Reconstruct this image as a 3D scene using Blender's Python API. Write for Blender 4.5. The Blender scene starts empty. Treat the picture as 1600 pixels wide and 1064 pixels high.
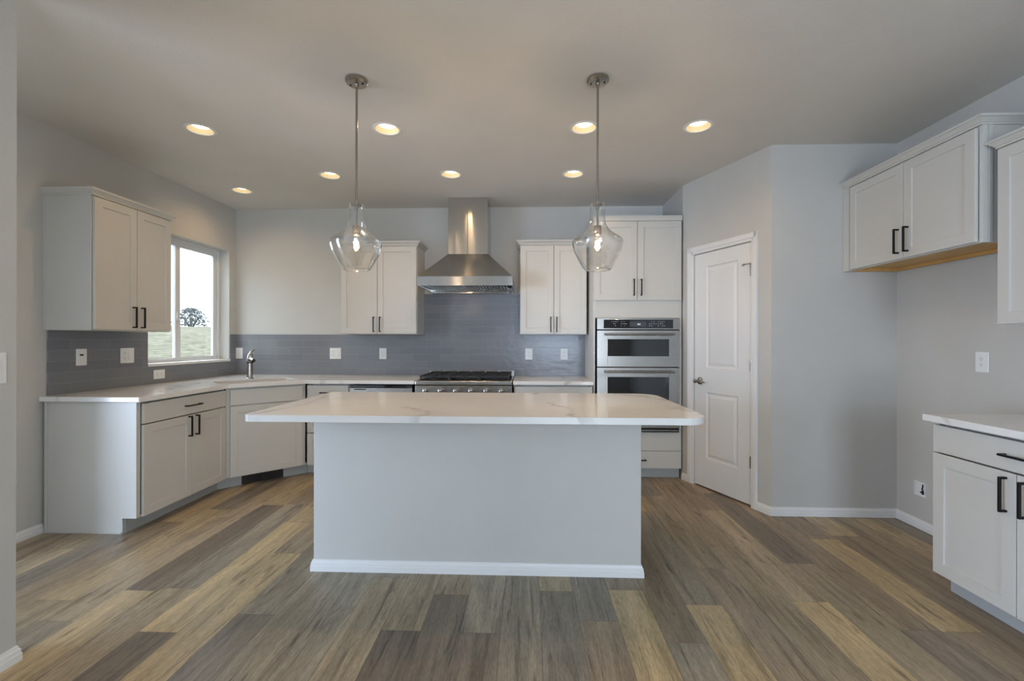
import bpy, bmesh, math, random
from mathutils import Matrix, Vector
random.seed(11)
PI = math.pi
SC = bpy.context.scene
COL = SC.collection

# ------------------------------------------------------------------ camera, sky, daylight, exposure
cam_d = bpy.data.cameras.new('camera')
cam_d.sensor_width = 36.0
cam_d.lens = 711.11 * 36.0 / 1600.0
cam_d.shift_y = 0.9 / 1600.0
cam_d.clip_start = 0.05
cam_d.clip_end = 400
cam = bpy.data.objects.new('camera', cam_d)
COL.objects.link(cam)
cam.matrix_world = (Matrix.Translation((0, 0, 1.2875)) @ Matrix.Rotation(0.0362, 4, 'Z')
                    @ Matrix.Rotation(PI / 2, 4, 'X') @ Matrix.Rotation(0.0019, 4, 'Z'))
SC.camera = cam

world = bpy.data.worlds.new('sky')
SC.world = world
world.use_nodes = True
wb = world.node_tree.nodes['Background']
wb.inputs['Color'].default_value = (0.74, 0.87, 1.0, 1)
wb.inputs['Strength'].default_value = 8.0

def area_light(name, loc, rot, sx, sy, power, color):
    d = bpy.data.lights.new(name, 'AREA')
    d.shape = 'RECTANGLE'; d.size = sx; d.size_y = sy; d.energy = power; d.color = color
    o = bpy.data.objects.new(name, d); COL.objects.link(o)
    o.location = loc; o.rotation_euler = rot
    return o
# daylight entering by the glazed doors in the wall behind the camera, and a low upward fill added to brighten the ceiling
area_light('rear_daylight', (0.85, -4.02, 1.25), (PI / 2, 0, 0), 1.65, 2.3, 66, (0.56, 0.73, 1.0))
area_light('rear_ceiling_fill', (0.85, -3.95, 0.22), (PI / 2 + 0.75, 0, 0), 1.7, 0.5, 35, (0.88, 0.92, 1.0))
# daylight from the wide glazed doors at the far side of the room that opens off to the left behind the camera, plus another added fill tilted up at the ceiling
area_light('side_daylight', (-6.85, -1.2, 1.25), (PI / 2, 0, -PI / 2), 3.6, 2.2, 510, (0.51, 0.68, 1.0))
area_light('side_ceiling_fill', (-6.75, -1.2, 0.22), (PI / 2 + 0.75, 0, -PI / 2), 3.4, 0.4, 80, (0.86, 0.91, 1.0))

vs = SC.view_settings
vs.view_transform = 'Standard'; vs.look = 'None'; vs.gamma = 1.0; vs.use_curve_mapping = False
vs.exposure = -0.12

# ------------------------------------------------------------------ key measures (metres)
CEIL = 2.743
XL, XR, YB, YA = -3.25, 2.70, 4.945, 3.438       # kitchen left wall, right wall, back wall, alcove wall
XP, YP = -2.05, 1.75                              # near left wall and where it ends
PA = (1.438, 4.307); PB = (1.797, 3.438)          # pantry wall, far and near end
YREAR = -3.6
CT = 0.912                                        # worktop height

# ------------------------------------------------------------------ materials
def srgb(r, g, b):
    def c(v):
        v /= 255.0
        return v / 12.92 if v <= 0.04045 else ((v + 0.055) / 1.055) ** 2.4
    return (c(r), c(g), c(b), 1)

class NT:
    def __init__(s, name):
        s.m = bpy.data.materials.new(name); s.m.use_nodes = True
        s.t = s.m.node_tree; s.n = s.t.nodes; s.n.clear()
        s.out = s.n.new('ShaderNodeOutputMaterial')
    def add(s, typ, **kw):
        n = s.n.new('ShaderNode' + typ)
        for k, v in kw.items(): setattr(n, k, v)
        return n
    def link(s, a, b): s.t.links.new(a, b)
    def bsdf(s, color=None, rough=0.5, metal=0.0, spec=0.5):
        b = s.add('BsdfPrincipled')
        if color: b.inputs['Base Color'].default_value = color
        b.inputs['Roughness'].default_value = rough
        b.inputs['Metallic'].default_value = metal
        b.inputs['Specular IOR Level'].default_value = spec
        s.link(b.outputs[0], s.out.inputs[0])
        return b
    def coords(s, scale=(1, 1, 1), rot=(0, 0, 0), kind='Object'):
        tc = s.add('TexCoord'); mp = s.add('Mapping')
        mp.inputs['Scale'].default_value = scale; mp.inputs['Rotation'].default_value = rot
        s.link(tc.outputs[kind], mp.inputs['Vector'])
        return mp.outputs[0]
    def noise(s, vec, scale=5, detail=4, rough=0.5, dist=0.0):
        n = s.add('TexNoise')
        n.inputs['Scale'].default_value = scale; n.inputs['Detail'].default_value = detail
        n.inputs['Roughness'].default_value = rough; n.inputs['Distortion'].default_value = dist
        if vec: s.link(vec, n.inputs['Vector'])
        return n.outputs['Fac']
    def ramp(s, fac, stops):
        r = s.add('ValToRGB')
        e = r.color_ramp.elements
        while len(e) < len(stops): e.new(0.5)
        for el, (p, c) in zip(e, stops): el.position = p; el.color = c
        s.link(fac, r.inputs[0])
        return r.outputs[0]
    def bump(s, b, h, strength=0.2, dist=0.01):
        n = s.add('Bump'); n.inputs['Strength'].default_value = strength; n.inputs['Distance'].default_value = dist
        s.link(h, n.inputs['Height']); s.link(n.outputs[0], b.inputs['Normal'])

def paint(name, color, rough=0.5, bump=0.0, scale=120, spec=0.5):
    t = NT(name); b = t.bsdf(color, rough, 0, spec)
    v = t.coords()
    n = t.noise(v, 3, 3)
    c2 = tuple(min(1, q * 0.965) for q in color[:3]) + (1,)
    t.link(t.ramp(n, [(0.35, color), (0.7, c2)]), b.inputs['Base Color'])
    if bump:
        t.bump(b, t.noise(t.coords(), scale, 2, 0.6), bump, 0.004)
    return t.m

def plain(name, color, rough=0.4, metal=0.0, spec=0.5):
    t = NT(name); t.bsdf(color, rough, metal, spec); return t.m

def steel(name, color, rough=0.28, stretch=(2, 2, 200), aniso=0.0, arot=0.0, wavy=0.0):
    t = NT(name); b = t.bsdf(color, rough, 1.0)
    n = t.noise(t.coords(stretch), 6, 3, 0.6)
    lo = tuple(q * 0.92 for q in color[:3]) + (1,)
    t.link(t.ramp(n, [(0.3, lo), (0.7, color)]), b.inputs['Base Color'])
    mr = t.add('MapRange'); mr.inputs['To Min'].default_value = rough * 0.8; mr.inputs['To Max'].default_value = rough * 1.2
    t.link(n, mr.inputs['Value']); t.link(mr.outputs[0], b.inputs['Roughness'])
    if aniso:
        b.inputs['Anisotropic'].default_value = aniso; b.inputs['Anisotropic Rotation'].default_value = arot
        tg = t.add('Tangent'); tg.direction_type = 'RADIAL'; tg.axis = 'Z'; t.link(tg.outputs[0], b.inputs['Tangent'])
    if wavy: t.bump(b, t.noise(t.coords((1, 1, 0.25)), 9, 1, 0.4), wavy, 0.02)
    return t.m

def emit(name, color, strength):
    t = NT(name); e = t.add('Emission'); e.inputs[0].default_value = color; e.inputs[1].default_value = strength
    t.link(e.outputs[0], t.out.inputs[0]); return t.m

def thin_glass(name, tint=(0.97, 0.98, 0.98, 1), refl=1.0, edge=0.8, edge_pow=5.0, rough=0.02, seeds=False):
    t = NT(name)
    tr = t.add('BsdfTransparent'); tr.inputs[0].default_value = tint
    gl = t.add('BsdfGlossy'); gl.inputs['Roughness'].default_value = rough
    gl.inputs['Color'].default_value = (1, 1, 1, 1)
    fr = t.add('LayerWeight'); fr.inputs['Blend'].default_value = 0.5
    pw_ = t.add('Math', operation='POWER'); pw_.inputs[1].default_value = edge_pow
    t.link(fr.outputs['Facing'], pw_.inputs[0])
    ma = t.add('Math', operation='MULTIPLY_ADD'); ma.inputs[1].default_value = edge; ma.inputs[2].default_value = 0.04 * refl
    ma.use_clamp = True
    t.link(pw_.outputs[0], ma.inputs[0]); fac = ma.outputs[0]
    mix = t.add('MixShader'); t.link(fac, mix.inputs[0]); t.link(tr.outputs[0], mix.inputs[1]); t.link(gl.outputs[0], mix.inputs[2])
    if seeds:
        n = t.noise(t.coords((1, 1, 0.7)), 45, 2, 0.6)
        bp = t.add('Bump'); bp.inputs['Strength'].default_value = 0.35; bp.inputs['Distance'].default_value = 0.006
        t.link(n, bp.inputs['Height']); t.link(bp.outputs[0], gl.inputs['Normal'])
    t.link(mix.outputs[0], t.out.inputs[0])
    return t.m

M = {}
M['wall'] = paint('wall_paint', srgb(197, 195, 189), 0.65, 0.3, 170)
M['ceiling'] = paint('ceiling_paint', srgb(213, 209, 202), 0.75, 0.28, 110)
M['trim'] = paint('trim_paint', srgb(228, 228, 226), 0.35)
M['door'] = paint('door_paint', srgb(226, 226, 224), 0.38)
M['cabinet'] = paint('cabinet_paint', srgb(203, 200, 192), 0.34)
M['kick'] = paint('kick_paint', srgb(176, 176, 172), 0.5)
M['black'] = plain('black_metal', (0.012, 0.012, 0.013, 1), 0.42, 0.6)
M['blackglass'] = plain('black_glass', (0.008, 0.008, 0.009, 1), 0.05, 0, 0.6)
M['iron'] = plain('cast_iron', (0.015, 0.015, 0.016, 1), 0.55)
M['dark'] = plain('dark_gap', (0.02, 0.02, 0.02, 1), 0.7)
M['steel'] = steel('brushed_steel', (0.40, 0.385, 0.36, 1), 0.28, (2, 2, 160))
M['oven_steel'] = steel('oven_steel', (0.30, 0.285, 0.26, 1), 0.26, (2, 2, 160))
M['steel_v'] = steel('hood_steel', (0.52, 0.51, 0.49, 1), 0.20, (2, 2, 160), 0.88, 0.25, 0.10)
M['nickel'] = steel('satin_nickel', (0.40, 0.37, 0.33, 1), 0.25, (3, 3, 60))
M['plastic'] = plain('white_plastic', srgb(232, 232, 230), 0.35)
M['vinyl'] = plain('white_vinyl', srgb(224, 226, 228), 0.4)
M['marks'] = plain('panel_markings', (0.55, 0.56, 0.56, 1), 0.5)
M['screen'] = plain('display_glass', (0.06, 0.065, 0.07, 1), 0.1)
M['brownmetal'] = plain('dark_brown_metal', (0.05, 0.033, 0.025, 1), 0.42, 0.3)
M['lens'] = emit('light_lens', (1.0, 0.84, 0.62, 1), 6)
M['filament'] = emit('bulb_filament', (1.0, 0.66, 0.34, 1), 60)
M['glass'] = thin_glass('pendant_glass', (0.97, 0.97, 0.965, 1), 2.2, 0.95, 3.2, rough=0.04, seeds=True)
M['bulbglass'] = thin_glass('bulb_glass', (0.98, 0.97, 0.95, 1), 1.3)
M['pane'] = thin_glass('window_glass', (0.96, 0.97, 0.97, 1), 1.0)
M['baffle'] = plain('cream_baffle', srgb(222, 208, 172), 0.5)
M['sinksteel'] = steel('sink_steel', (0.30, 0.28, 0.25, 1), 0.35, (20, 20, 20))

def mat_quartz():
    t = NT('veined_quartz'); b = t.bsdf(None, 0.13, 0, 0.5)
    v = t.coords((1, 1, 1), (0, 0, 0.5))
    w = t.add('TexWave'); w.wave_type = 'BANDS'; w.bands_direction = 'DIAGONAL'
    w.inputs['Scale'].default_value = 0.55; w.inputs['Distortion'].default_value = 9.0
    w.inputs['Detail'].default_value = 5.0; w.inputs['Detail Scale'].default_value = 1.3; w.inputs['Detail Roughness'].default_value = 0.62
    t.link(v, w.inputs['Vector'])
    base = srgb(226, 224, 219); vein = srgb(192, 189, 185)
    c = t.ramp(w.outputs['Fac'], [(0.0, vein), (0.012, srgb(209, 206, 202)), (0.035, base), (1.0, srgb(230, 228, 223))])
    n = t.noise(t.coords(), 2.2, 3)
    mx = t.add('Mix', data_type='RGBA'); mx.inputs['A'].default_value = base
    t.link(t.ramp(n, [(0.42, (0, 0, 0, 1)), (0.6, (1, 1, 1, 1))]), mx.inputs['Factor'])
    t.link(c, mx.inputs['B']); t.link(mx.outputs['Result'], b.inputs['Base Color'])
    return t.m
M['quartz'] = mat_quartz()

def mat_tile(name, rot):
    t = NT(name); b = t.bsdf(None, 0.22, 0, 0.5)
    v = t.coords((1, 1, 1), rot)
    br = t.add('TexBrick'); br.offset = 0.5; br.squash = 1.0
    br.inputs['Color1'].default_value = srgb(127, 129, 133)
    br.inputs['Color2'].default_value = srgb(119, 121, 127)
    br.inputs['Mortar'].default_value = srgb(142, 144, 146)
    br.inputs['Scale'].default_value = 1.0
    br.inputs['Mortar Size'].default_value = 0.0016
    br.inputs['Mortar Smooth'].default_value = 0.3
    br.inputs['Bias'].default_value = 0.0
    br.inputs['Brick Width'].default_value = 0.305; br.inputs['Row Height'].default_value = 0.0762
    t.link(v, br.inputs['Vector'])
    t.link(br.outputs['Color'], b.inputs['Base Color'])
    n = t.noise(t.coords((1, 1, 1.6)), 13, 2, 0.5)
    sub = t.add('Math', operation='MULTIPLY_ADD'); sub.inputs[1].default_value = -0.35
    t.link(br.outputs['Fac'], sub.inputs[0]); t.link(n, sub.inputs[2])
    t.bump(b, sub.outputs[0], 0.2, 0.010)
    return t.m
M['tile_back'] = mat_tile('grey_tile_back', (-PI / 2, 0, 0))
M['tile_left'] = mat_tile('grey_tile_left', (-PI / 2, 0, 0))

def mat_floor():
    t = NT('oak_planks'); b = t.bsdf(None, 0.36, 0, 0.4)
    at = t.add('Attribute'); at.attribute_name = 'tone'
    sh = t.add('Attribute'); sh.attribute_name = 'shift'
    tc = t.add('TexCoord')
    ad = t.add('VectorMath', operation='ADD'); t.link(tc.outputs['Object'], ad.inputs[0]); t.link(sh.outputs['Vector'], ad.inputs[1])
    def mapped(sc):
        mp = t.add('Mapping'); mp.inputs['Scale'].default_value = sc; t.link(ad.outputs[0], mp.inputs['Vector']); return mp.outputs[0]
    fine = t.noise(mapped((80, 5.0, 1)), 1.6, 5, 0.65)
    broad = t.noise(mapped((7.5, 0.55, 1)), 1.7, 4, 0.6, 1.2)
    speck = t.noise(mapped((90, 14, 1)), 2.0, 2, 0.6)
    streak = t.noise(mapped((13, 0.9, 1)), 1.5, 4, 0.6, 2.2)
    def mulc(col, fac, stops):
        mx = t.add('Mix', data_type='RGBA', blend_type='MULTIPLY'); mx.inputs['Factor'].default_value = 1.0
        t.link(col, mx.inputs['A']); t.link(t.ramp(fac, stops), mx.inputs['B']); return mx.outputs['Result']
    g = lambda v, w=1.0: (v, v * w, v * w * w, 1)
    c = mulc(at.outputs['Color'], broad, [(0.34, g(0.66, 0.985)), (0.46, g(0.96)), (0.54, g(1.03)), (0.66, g(1.26, 0.985))])
    c = mulc(c, fine, [(0.36, g(0.87)), (0.5, g(1.0)), (0.64, g(1.09))])
    c = mulc(c, streak, [(0.30, g(0.48, 0.98)), (0.37, g(0.72, 0.99)), (0.425, g(1.0)), (1.0, g(1.02))])
    c = mulc(c, speck, [(0.38, g(0.86)), (0.5, g(1.0)), (0.62, g(1.10))])
    # round knots
    vo = t.add('TexVoronoi'); vo.inputs['Scale'].default_value = 1.0
    t.link(mapped((5.2, 1.35, 1)), vo.inputs['Vector'])
    c = mulc(c, vo.outputs['Distance'], [(0.0, g(0.5, 0.95)), (0.035, g(0.62, 0.97)), (0.075, g(1.0)), (1.0, g(1.0))])
    t.link(c, b.inputs['Base Color'])
    t.bump(b, fine, 0.06, 0.003)
    return t.m
M['floor'] = mat_floor()

def mat_wood():
    t = NT('raw_birch'); b = t.bsdf(None, 0.5)
    n = t.noise(t.coords((2, 40, 40)), 1.5, 4, 0.6)
    t.link(t.ramp(n, [(0.3, srgb(196, 150, 84)), (0.7, srgb(222, 180, 112))]), b.inputs['Base Color'])
    return t.m
M['birch'] = mat_wood()

def mat_ground():
    t = NT('dry_grass_ground'); b = t.bsdf(None, 0.95, 0, 0.1)
    n = t.noise(t.coords((1, 1, 1)), 2.2, 8, 0.72)
    c = t.ramp(n, [(0.40, (0.050, 0.044, 0.022, 1)), (0.47, (0.096, 0.086, 0.050, 1)), (0.53, (0.118, 0.104, 0.070, 1)), (0.59, (0.150, 0.132, 0.100, 1))])
    t.link(c, b.inputs['Base Color'])
    return t.m
M['ground'] = mat_ground()
M['leaf'] = plain('grey_green_leaf', (0.085, 0.088, 0.085, 1), 0.8, 0, 0.2)
M['sage'] = plain('sage_leaf', (0.06, 0.065, 0.04, 1), 0.8, 0, 0.2)
M['bark'] = plain('bark', (0.03, 0.028, 0.026, 1), 0.9)
M['siding'] = plain('outer_siding', srgb(200, 198, 192), 0.8)

# ------------------------------------------------------------------ mesh helpers
def box(bm, x0, x1, y0, y1, z0, z1):
    v = [bm.verts.new((x, y, z)) for z in (z0, z1) for y in (y0, y1) for x in (x0, x1)]
    for f in ((0, 2, 3, 1), (4, 5, 7, 6), (0, 1, 5, 4), (2, 6, 7, 3), (0, 4, 6, 2), (1, 3, 7, 5)):
        bm.faces.new([v[i] for i in f])

def rings(bm, loops, cap0=True, cap1=True):
    """loft closed loops of equal length"""
    vv = [[bm.verts.new(p) for p in l] for l in loops]
    n = len(vv[0])
    for a, b in zip(vv, vv[1:]):
        for i in range(n):
            bm.faces.new((a[i], a[(i + 1) % n], b[(i + 1) % n], b[i]))
    if cap0: bm.faces.new(list(reversed(vv[0])))
    if cap1: bm.faces.new(vv[-1])
    return vv

def lathe(bm, prof, seg=32, axis='z', at=(0, 0, 0), cap0=False, cap1=False):
    loops = []
    for r, h in prof:
        l = []
        for i in range(seg):
            a = 2 * PI * i / seg
            c, s = r * math.cos(a), r * math.sin(a)
            p = {'z': (c, s, h), 'y': (c, h, -s), 'x': (h, c, s)}[axis]
            l.append((p[0] + at[0], p[1] + at[1], p[2] + at[2]))
        loops.append(l)
    rings(bm, loops, cap0, cap1)

def cyl(bm, r, p0, p1, seg=16, r1=None):
    p0, p1 = Vector(p0), Vector(p1); d = (p1 - p0).normalized()
    u = d.orthogonal().normalized(); w = d.cross(u)
    r1 = r if r1 is None else r1
    L = [[p + (u * math.cos(2 * PI * i / seg) + w * math.sin(2 * PI * i / seg)) * rr for i in range(seg)] for p, rr in ((p0, r), (p1, r1))]
    rings(bm, L)

def tube(bm, pts, radii, seg=14):
    pts = [Vector(p) for p in pts]
    if not isinstance(radii, (list, tuple)): radii = [radii] * len(pts)
    loops = []; u = None
    for i, p in enumerate(pts):
        d = (pts[min(i + 1, len(pts) - 1)] - pts[max(i - 1, 0)]).normalized()
        u = d.orthogonal().normalized() if u is None else (u - d * u.dot(d)).normalized()
        w = d.cross(u)
        loops.append([p + (u * math.cos(2 * PI * k / seg) + w * math.sin(2 * PI * k / seg)) * radii[i] for k in range(seg)])
    rings(bm, loops)

def prism(bm, poly, z0, z1, holes=()):
    """vertical extrusion of a polygon that may have holes"""
    tops = []
    for z in (z0, z1):
        edges = []; all_l = []
        for lp in [poly] + list(holes):
            vv = [bm.verts.new((x, y, z)) for x, y in lp]
            all_l.append(vv)
            edges += [bm.edges.new((vv[i], vv[(i + 1) % len(vv)])) for i in range(len(vv))]
        bmesh.ops.triangle_fill(bm, use_beauty=True, use_dissolve=False, edges=edges)
        tops.append(all_l)
    for a, b in zip(*tops):
        n = len(a)
        for i in range(n):
            bm.faces.new((a[i], a[(i + 1) % n], b[(i + 1) % n], b[i]))

def sweep(bm, path, prof, close=False):
    """profile (out, z) swept along a plan path, mitred; 'out' is to the right of the direction of travel"""
    pts = [Vector(p) for p in path]; n = len(pts); loops = []
    for i, p in enumerate(pts):
        ds = []
        if i > 0: ds.append((p - pts[i - 1]).normalized())
        if i < n - 1: ds.append((pts[i + 1] - p).normalized())
        ns = [Vector((d.y, -d.x)) for d in ds]
        m = ns[0] if len(ns) == 1 else (ns[0] + ns[1]) / (1 + ns[0].dot(ns[1]))
        loops.append([(p.x + m.x * o, p.y + m.y * o, z) for o, z in prof])
    rings(bm, loops)

def rounded_rect(x0, x1, y0, y1, r, seg=6):
    """r = (x0y0, x1y0, x1y1, x0y1) corner radii"""
    out = []
    for (cx, cy, a0), rr in zip(((x0, y0, PI), (x1, y0, 1.5 * PI), (x1, y1, 0), (x0, y1, 0.5 * PI)), r):
        sx = 1 if cx == x0 else -1; sy = 1 if cy == y0 else -1
        for k in range(seg + 1):
            a = a0 + (PI / 2) * k / seg
            out.append((cx + sx * rr + rr * math.cos(a), cy + sy * rr + rr * math.sin(a)))
    return out

def obj(name, bm, mat, parent=None, bevel=0.0, smooth=False, seg=2):
    bmesh.ops.remove_doubles(bm, verts=bm.verts, dist=1e-6)
    bmesh.ops.recalc_face_normals(bm, faces=bm.faces)
    me = bpy.data.meshes.new(name); bm.to_mesh(me); bm.free()
    mats = mat if isinstance(mat, (list, tuple)) else [mat]
    for m in mats: me.materials.append(M[m] if isinstance(m, str) else m)
    o = bpy.data.objects.new(name, me); COL.objects.link(o)
    if parent is not None: o.parent = parent
    if smooth:
        for p in me.polygons: p.use_smooth = True
        me.set_sharp_from_angle(angle=math.radians(35))
    if bevel:
        b = o.modifiers.new('bevel', 'BEVEL'); b.width = bevel; b.segments = seg; b.limit_method = 'ANGLE'; b.angle_limit = math.radians(40)
    return o

def BM(): return bmesh.new()

def bxs(*boxes):
    bm = BM()
    for b in boxes: box(bm, *b)
    return bm

def thing(name, label, cat, loc=(0, 0, 0), rotz=0, group=None):
    o = bpy.data.objects.new(name, None); COL.objects.link(o)
    o.empty_display_size = 0.1
    o.location = loc; o.rotation_euler = (0, 0, rotz)
    return tag(o, label, cat, group)

def tag(o, label, cat, group=None):
    o['label'] = label; o['category'] = cat
    if group: o['group'] = group
    return o

def struct(name, bm, mat, parent=None, bevel=0.0, smooth=False, label=None):
    o = obj(name, bm, mat, parent, bevel, smooth)
    if parent is None: o['kind'] = 'structure'
    if label: o['label'] = label
    return o

def copy_tree(o, loc, rotz=None):
    r = o.copy(); COL.objects.link(r); r.location = loc
    if rotz is not None: r.rotation_euler = (0, 0, rotz)
    for ch in o.children:
        c = ch.copy(); COL.objects.link(c); c.parent = r
        for g in ch.children:
            d = g.copy(); COL.objects.link(d); d.parent = c
    return r

# ------------------------------------------------------------------ room shell
def build_floor():
    bm = BM()
    x_edge, w = 0.414, 0.178
    tan = (146, 131, 104); tan2 = (138, 125, 102); brn = (120, 108, 93); gry = (121, 114, 103); dk = (99, 91, 82); mid = (128, 117, 100); dgry = (106, 100, 92)
    known = {0: [(2.375, brn, tan)], 1: [(1.97, brn, gry)], 2: [(2.257, gry, tan)], -1: [(2.107, dgry, brn)], 5: [(2.305, mid, tan)],
             8: [(3.04, brn, tan), (2.09, tan, brn)], 7: [(2.095, brn, dk)], -6: [(2.003, mid, dk)], -5: [(2.297, brn, dk)],
             -10: [(2.095, gry, dgry)], -12: [(1.951, tan, dk)], -14: [(2.273, dk, tan2)], -15: [(2.008, mid, gry)], -11: [(2.705, brn, tan)],
             -4: [(2.0, gry, dk)], -3: [(2.7, mid, gry)], -2: [(2.35, mid, dgry)], 3: [(2.62, mid, brn)], 4: [(2.9, brn, mid)], 6: [(2.70, dk, mid)],
             -13: [(2.3, gry, mid)], -9: [(2.75, mid, gry)], -8: [(2.55, brn, gry)], -7: [(2.45, gry, mid)]}
    tones = [tan2, brn, gry, mid, mid, brn, dgry, tan2]
    data = []
    k0 = int((-6.7 - x_edge) / w) - 1; k1 = int((3.0 - x_edge) / w) + 1
    rnd = random.Random(5)
    for k in range(k0, k1 + 1):
        xa = x_edge + w * k; xb = xa + w
        xb = min(xb, 2.85); xa = max(xa, -6.6)
        if xb <= xa: continue
        kn = known.get(k)
        segs = []
        top, bot = (5.10 if xa > -3.42 else 2.45), -3.75
        if kn and top < 5: kn = None
        if kn:
            ys = [q[0] for q in kn]
            # from the far end down
            y = ys[0]; ups = []
            while y < top: ups.append(y); y += 1.22
            col = kn[0][1]; prev = top
            for yy in reversed(ups):
                segs.append((yy, prev, col if yy == ups[0] else rnd.choice(tones))); prev = yy
            for i, q in enumerate(kn):
                nxt = kn[i + 1][0] if i + 1 < len(kn) else q[0] - 1.22
                segs.append((nxt, prev, q[2])); prev = nxt
            while prev > bot:
                segs.append((max(bot, prev - 1.22), prev, rnd.choice(tones))); prev -= 1.22
        else:
            prev = top - rnd.random() * 1.2
            segs.append((prev, top, rnd.choice(tones)))
            while prev > bot:
                segs.append((max(bot, prev - 1.22), prev, rnd.choice(tones))); prev -= 1.22
        for ya, yb, col in segs:
            g = 0.0006
            f = bm.faces.new([bm.verts.new(p) for p in ((xa + g, ya + g, 0), (xb - g, ya + g, 0), (xb - g, yb - g, 0), (xa + g, yb - g, 0))])
            j = rnd.uniform(0.95, 1.05)
            c = srgb(*[min(255, q * j * m_) for q, m_ in zip(col, (1.24, 1.225, 1.18))])
            data.append((c, (rnd.uniform(-40, 40), rnd.uniform(-40, 40), rnd.uniform(-5, 5))))
    n_pl = len(data)
    box(bm, -3.45, 2.95, -3.8, 5.2, -0.12, -0.0015); box(bm, -6.7, -3.45, -3.8, 2.50, -0.12, -0.0015)
    me = bpy.data.meshes.new('floor'); bm.to_mesh(me); bm.free()
    me.materials.append(M['floor'])
    ca = me.attributes.new('tone', 'FLOAT_COLOR', 'FACE'); va = me.attributes.new('shift', 'FLOAT_VECTOR', 'FACE')
    for i in range(len(me.polygons)):
        if i < n_pl: ca.data[i].color = data[i][0]; va.data[i].vector = data[i][1]
        else: ca.data[i].color = (0.03, 0.028, 0.025, 1)
    o = bpy.data.objects.new('floor', me); COL.objects.link(o); o['kind'] = 'structure'
build_floor()

LIGHTS = [((-2.264, 3.061), 'recessed ceiling light nearest the near left wall end, front row'),
          ((-0.973, 3.094), 'recessed ceiling light just beyond the left pendant, front row'),
          ((0.375, 3.118), 'recessed ceiling light touching the right pendant rod in view, front row'),
          ((1.146, 3.124), 'recessed ceiling light nearest the pantry door corner, front row'),
          ((-2.779, 4.314), 'recessed ceiling light in the corner above the window and sink'),
          ((-1.747, 3.945), 'recessed ceiling light left of the left pendant rod, back row'),
          ((-0.680, 3.952), 'recessed ceiling light directly in front of the hood chimney'),
          ((0.388, 3.974), 'recessed ceiling light in front of the upper cabinet right of the hood')]
def circle(cx, cy, r, n=36): return [(cx + r * math.cos(2 * PI * i / n), cy + r * math.sin(2 * PI * i / n)) for i in range(n)]
bm = BM()
prism(bm, [(-6.7, -3.8), (2.95, -3.8), (2.95, 5.2), (-3.45, 5.2), (-3.45, 2.52), (-6.7, 2.52)], CEIL, CEIL + 0.12, [circle(x, y, 0.079) for (x, y), _ in LIGHTS])
struct('ceiling', bm, 'ceiling')

struct('wall_back', bxs((-3.45, 2.95, YB, YB + 0.15, 0, CEIL)), 'wall')
WY0, WY1, WZ0, WZ1 = 3.77, 4.83, 1.085, 2.262
struct('wall_left', bxs((XL - 0.16, XL, 0.90, 2.40, 2.12, CEIL), (XL - 0.16, XL, 2.40, WY0, 0, CEIL), (XL - 0.16, XL, WY1, YB, 0, CEIL),  # first box: unseen header over the passage, added to block light to the ceiling
                        (XL - 0.16, XL, WY0, WY1, 0, WZ0), (XL - 0.16, XL, WY0, WY1, WZ1, CEIL)), 'wall')
struct('wall_right', bxs((XR, XR + 0.15, -3.8, YB, 0, CEIL)), 'wall')
struct('wall_alcove', bxs((PB[0], XR, YA, YA + 0.11, 0, CEIL)), 'wall')
SY0, SY1, XF_ = -3.0, 0.60, -6.5                   # glazed doors of the room to the left
YL = 2.40                                         # where the kitchen's left wall begins; the passage beside the wall stub opens to the left
struct('wall_near_left', bxs((XP - 0.12, XP, 0.90, YP, 0, CEIL)), 'wall')
struct('wall_left_room', bxs((XF_ - 0.12, XL - 0.16, YL, YL + 0.12, 0, CEIL)), 'wall')
struct('wall_far_left', bxs((XF_ - 0.12, XF_, YREAR, SY0, 0, CEIL), (XF_ - 0.12, XF_, SY1, YL, 0, CEIL), (XF_ - 0.12, XF_, SY0, SY1, 2.35, CEIL), (XF_ - 0.12, XF_, SY0, SY1, 0, 0.06)), 'wall')
# wall behind the camera with a wide glazed opening
RX0, RX1 = 0.0, 1.70
struct('wall_rear', bxs((XF_ - 0.12, RX0, YREAR - 0.15, YREAR, 0, CEIL), (RX1, XR, YREAR - 0.15, YREAR, 0, CEIL),
                        (RX0, RX1, YREAR - 0.15, YREAR, 2.35, CEIL), (RX0, RX1, YREAR - 0.15, YREAR, 0, 0.12)), 'wall')
bm = BM()
for x in (RX0, (RX0 + RX1) / 2 - 0.03, RX1 - 0.06):
    box(bm, x, x + 0.06, YREAR - 0.10, YREAR - 0.04, 0.12, 2.35)
box(bm, RX0, RX1, YREAR - 0.10, YREAR - 0.04, 0.12, 0.19); box(bm, RX0, RX1, YREAR - 0.10, YREAR - 0.04, 2.28, 2.35)
struct('window_2', bm, 'vinyl')
bm = BM()
for y in (SY0, (SY0 + SY1) / 2 - 0.03, SY1 - 0.06):
    box(bm, XF_ - 0.09, XF_ - 0.03, y, y + 0.06, 0.06, 2.35)
box(bm, XF_ - 0.09, XF_ - 0.03, SY0, SY1, 0.06, 0.13); box(bm, XF_ - 0.09, XF_ - 0.03, SY0, SY1, 2.28, 2.35)
struct('window_3', bm, 'vinyl')

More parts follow.
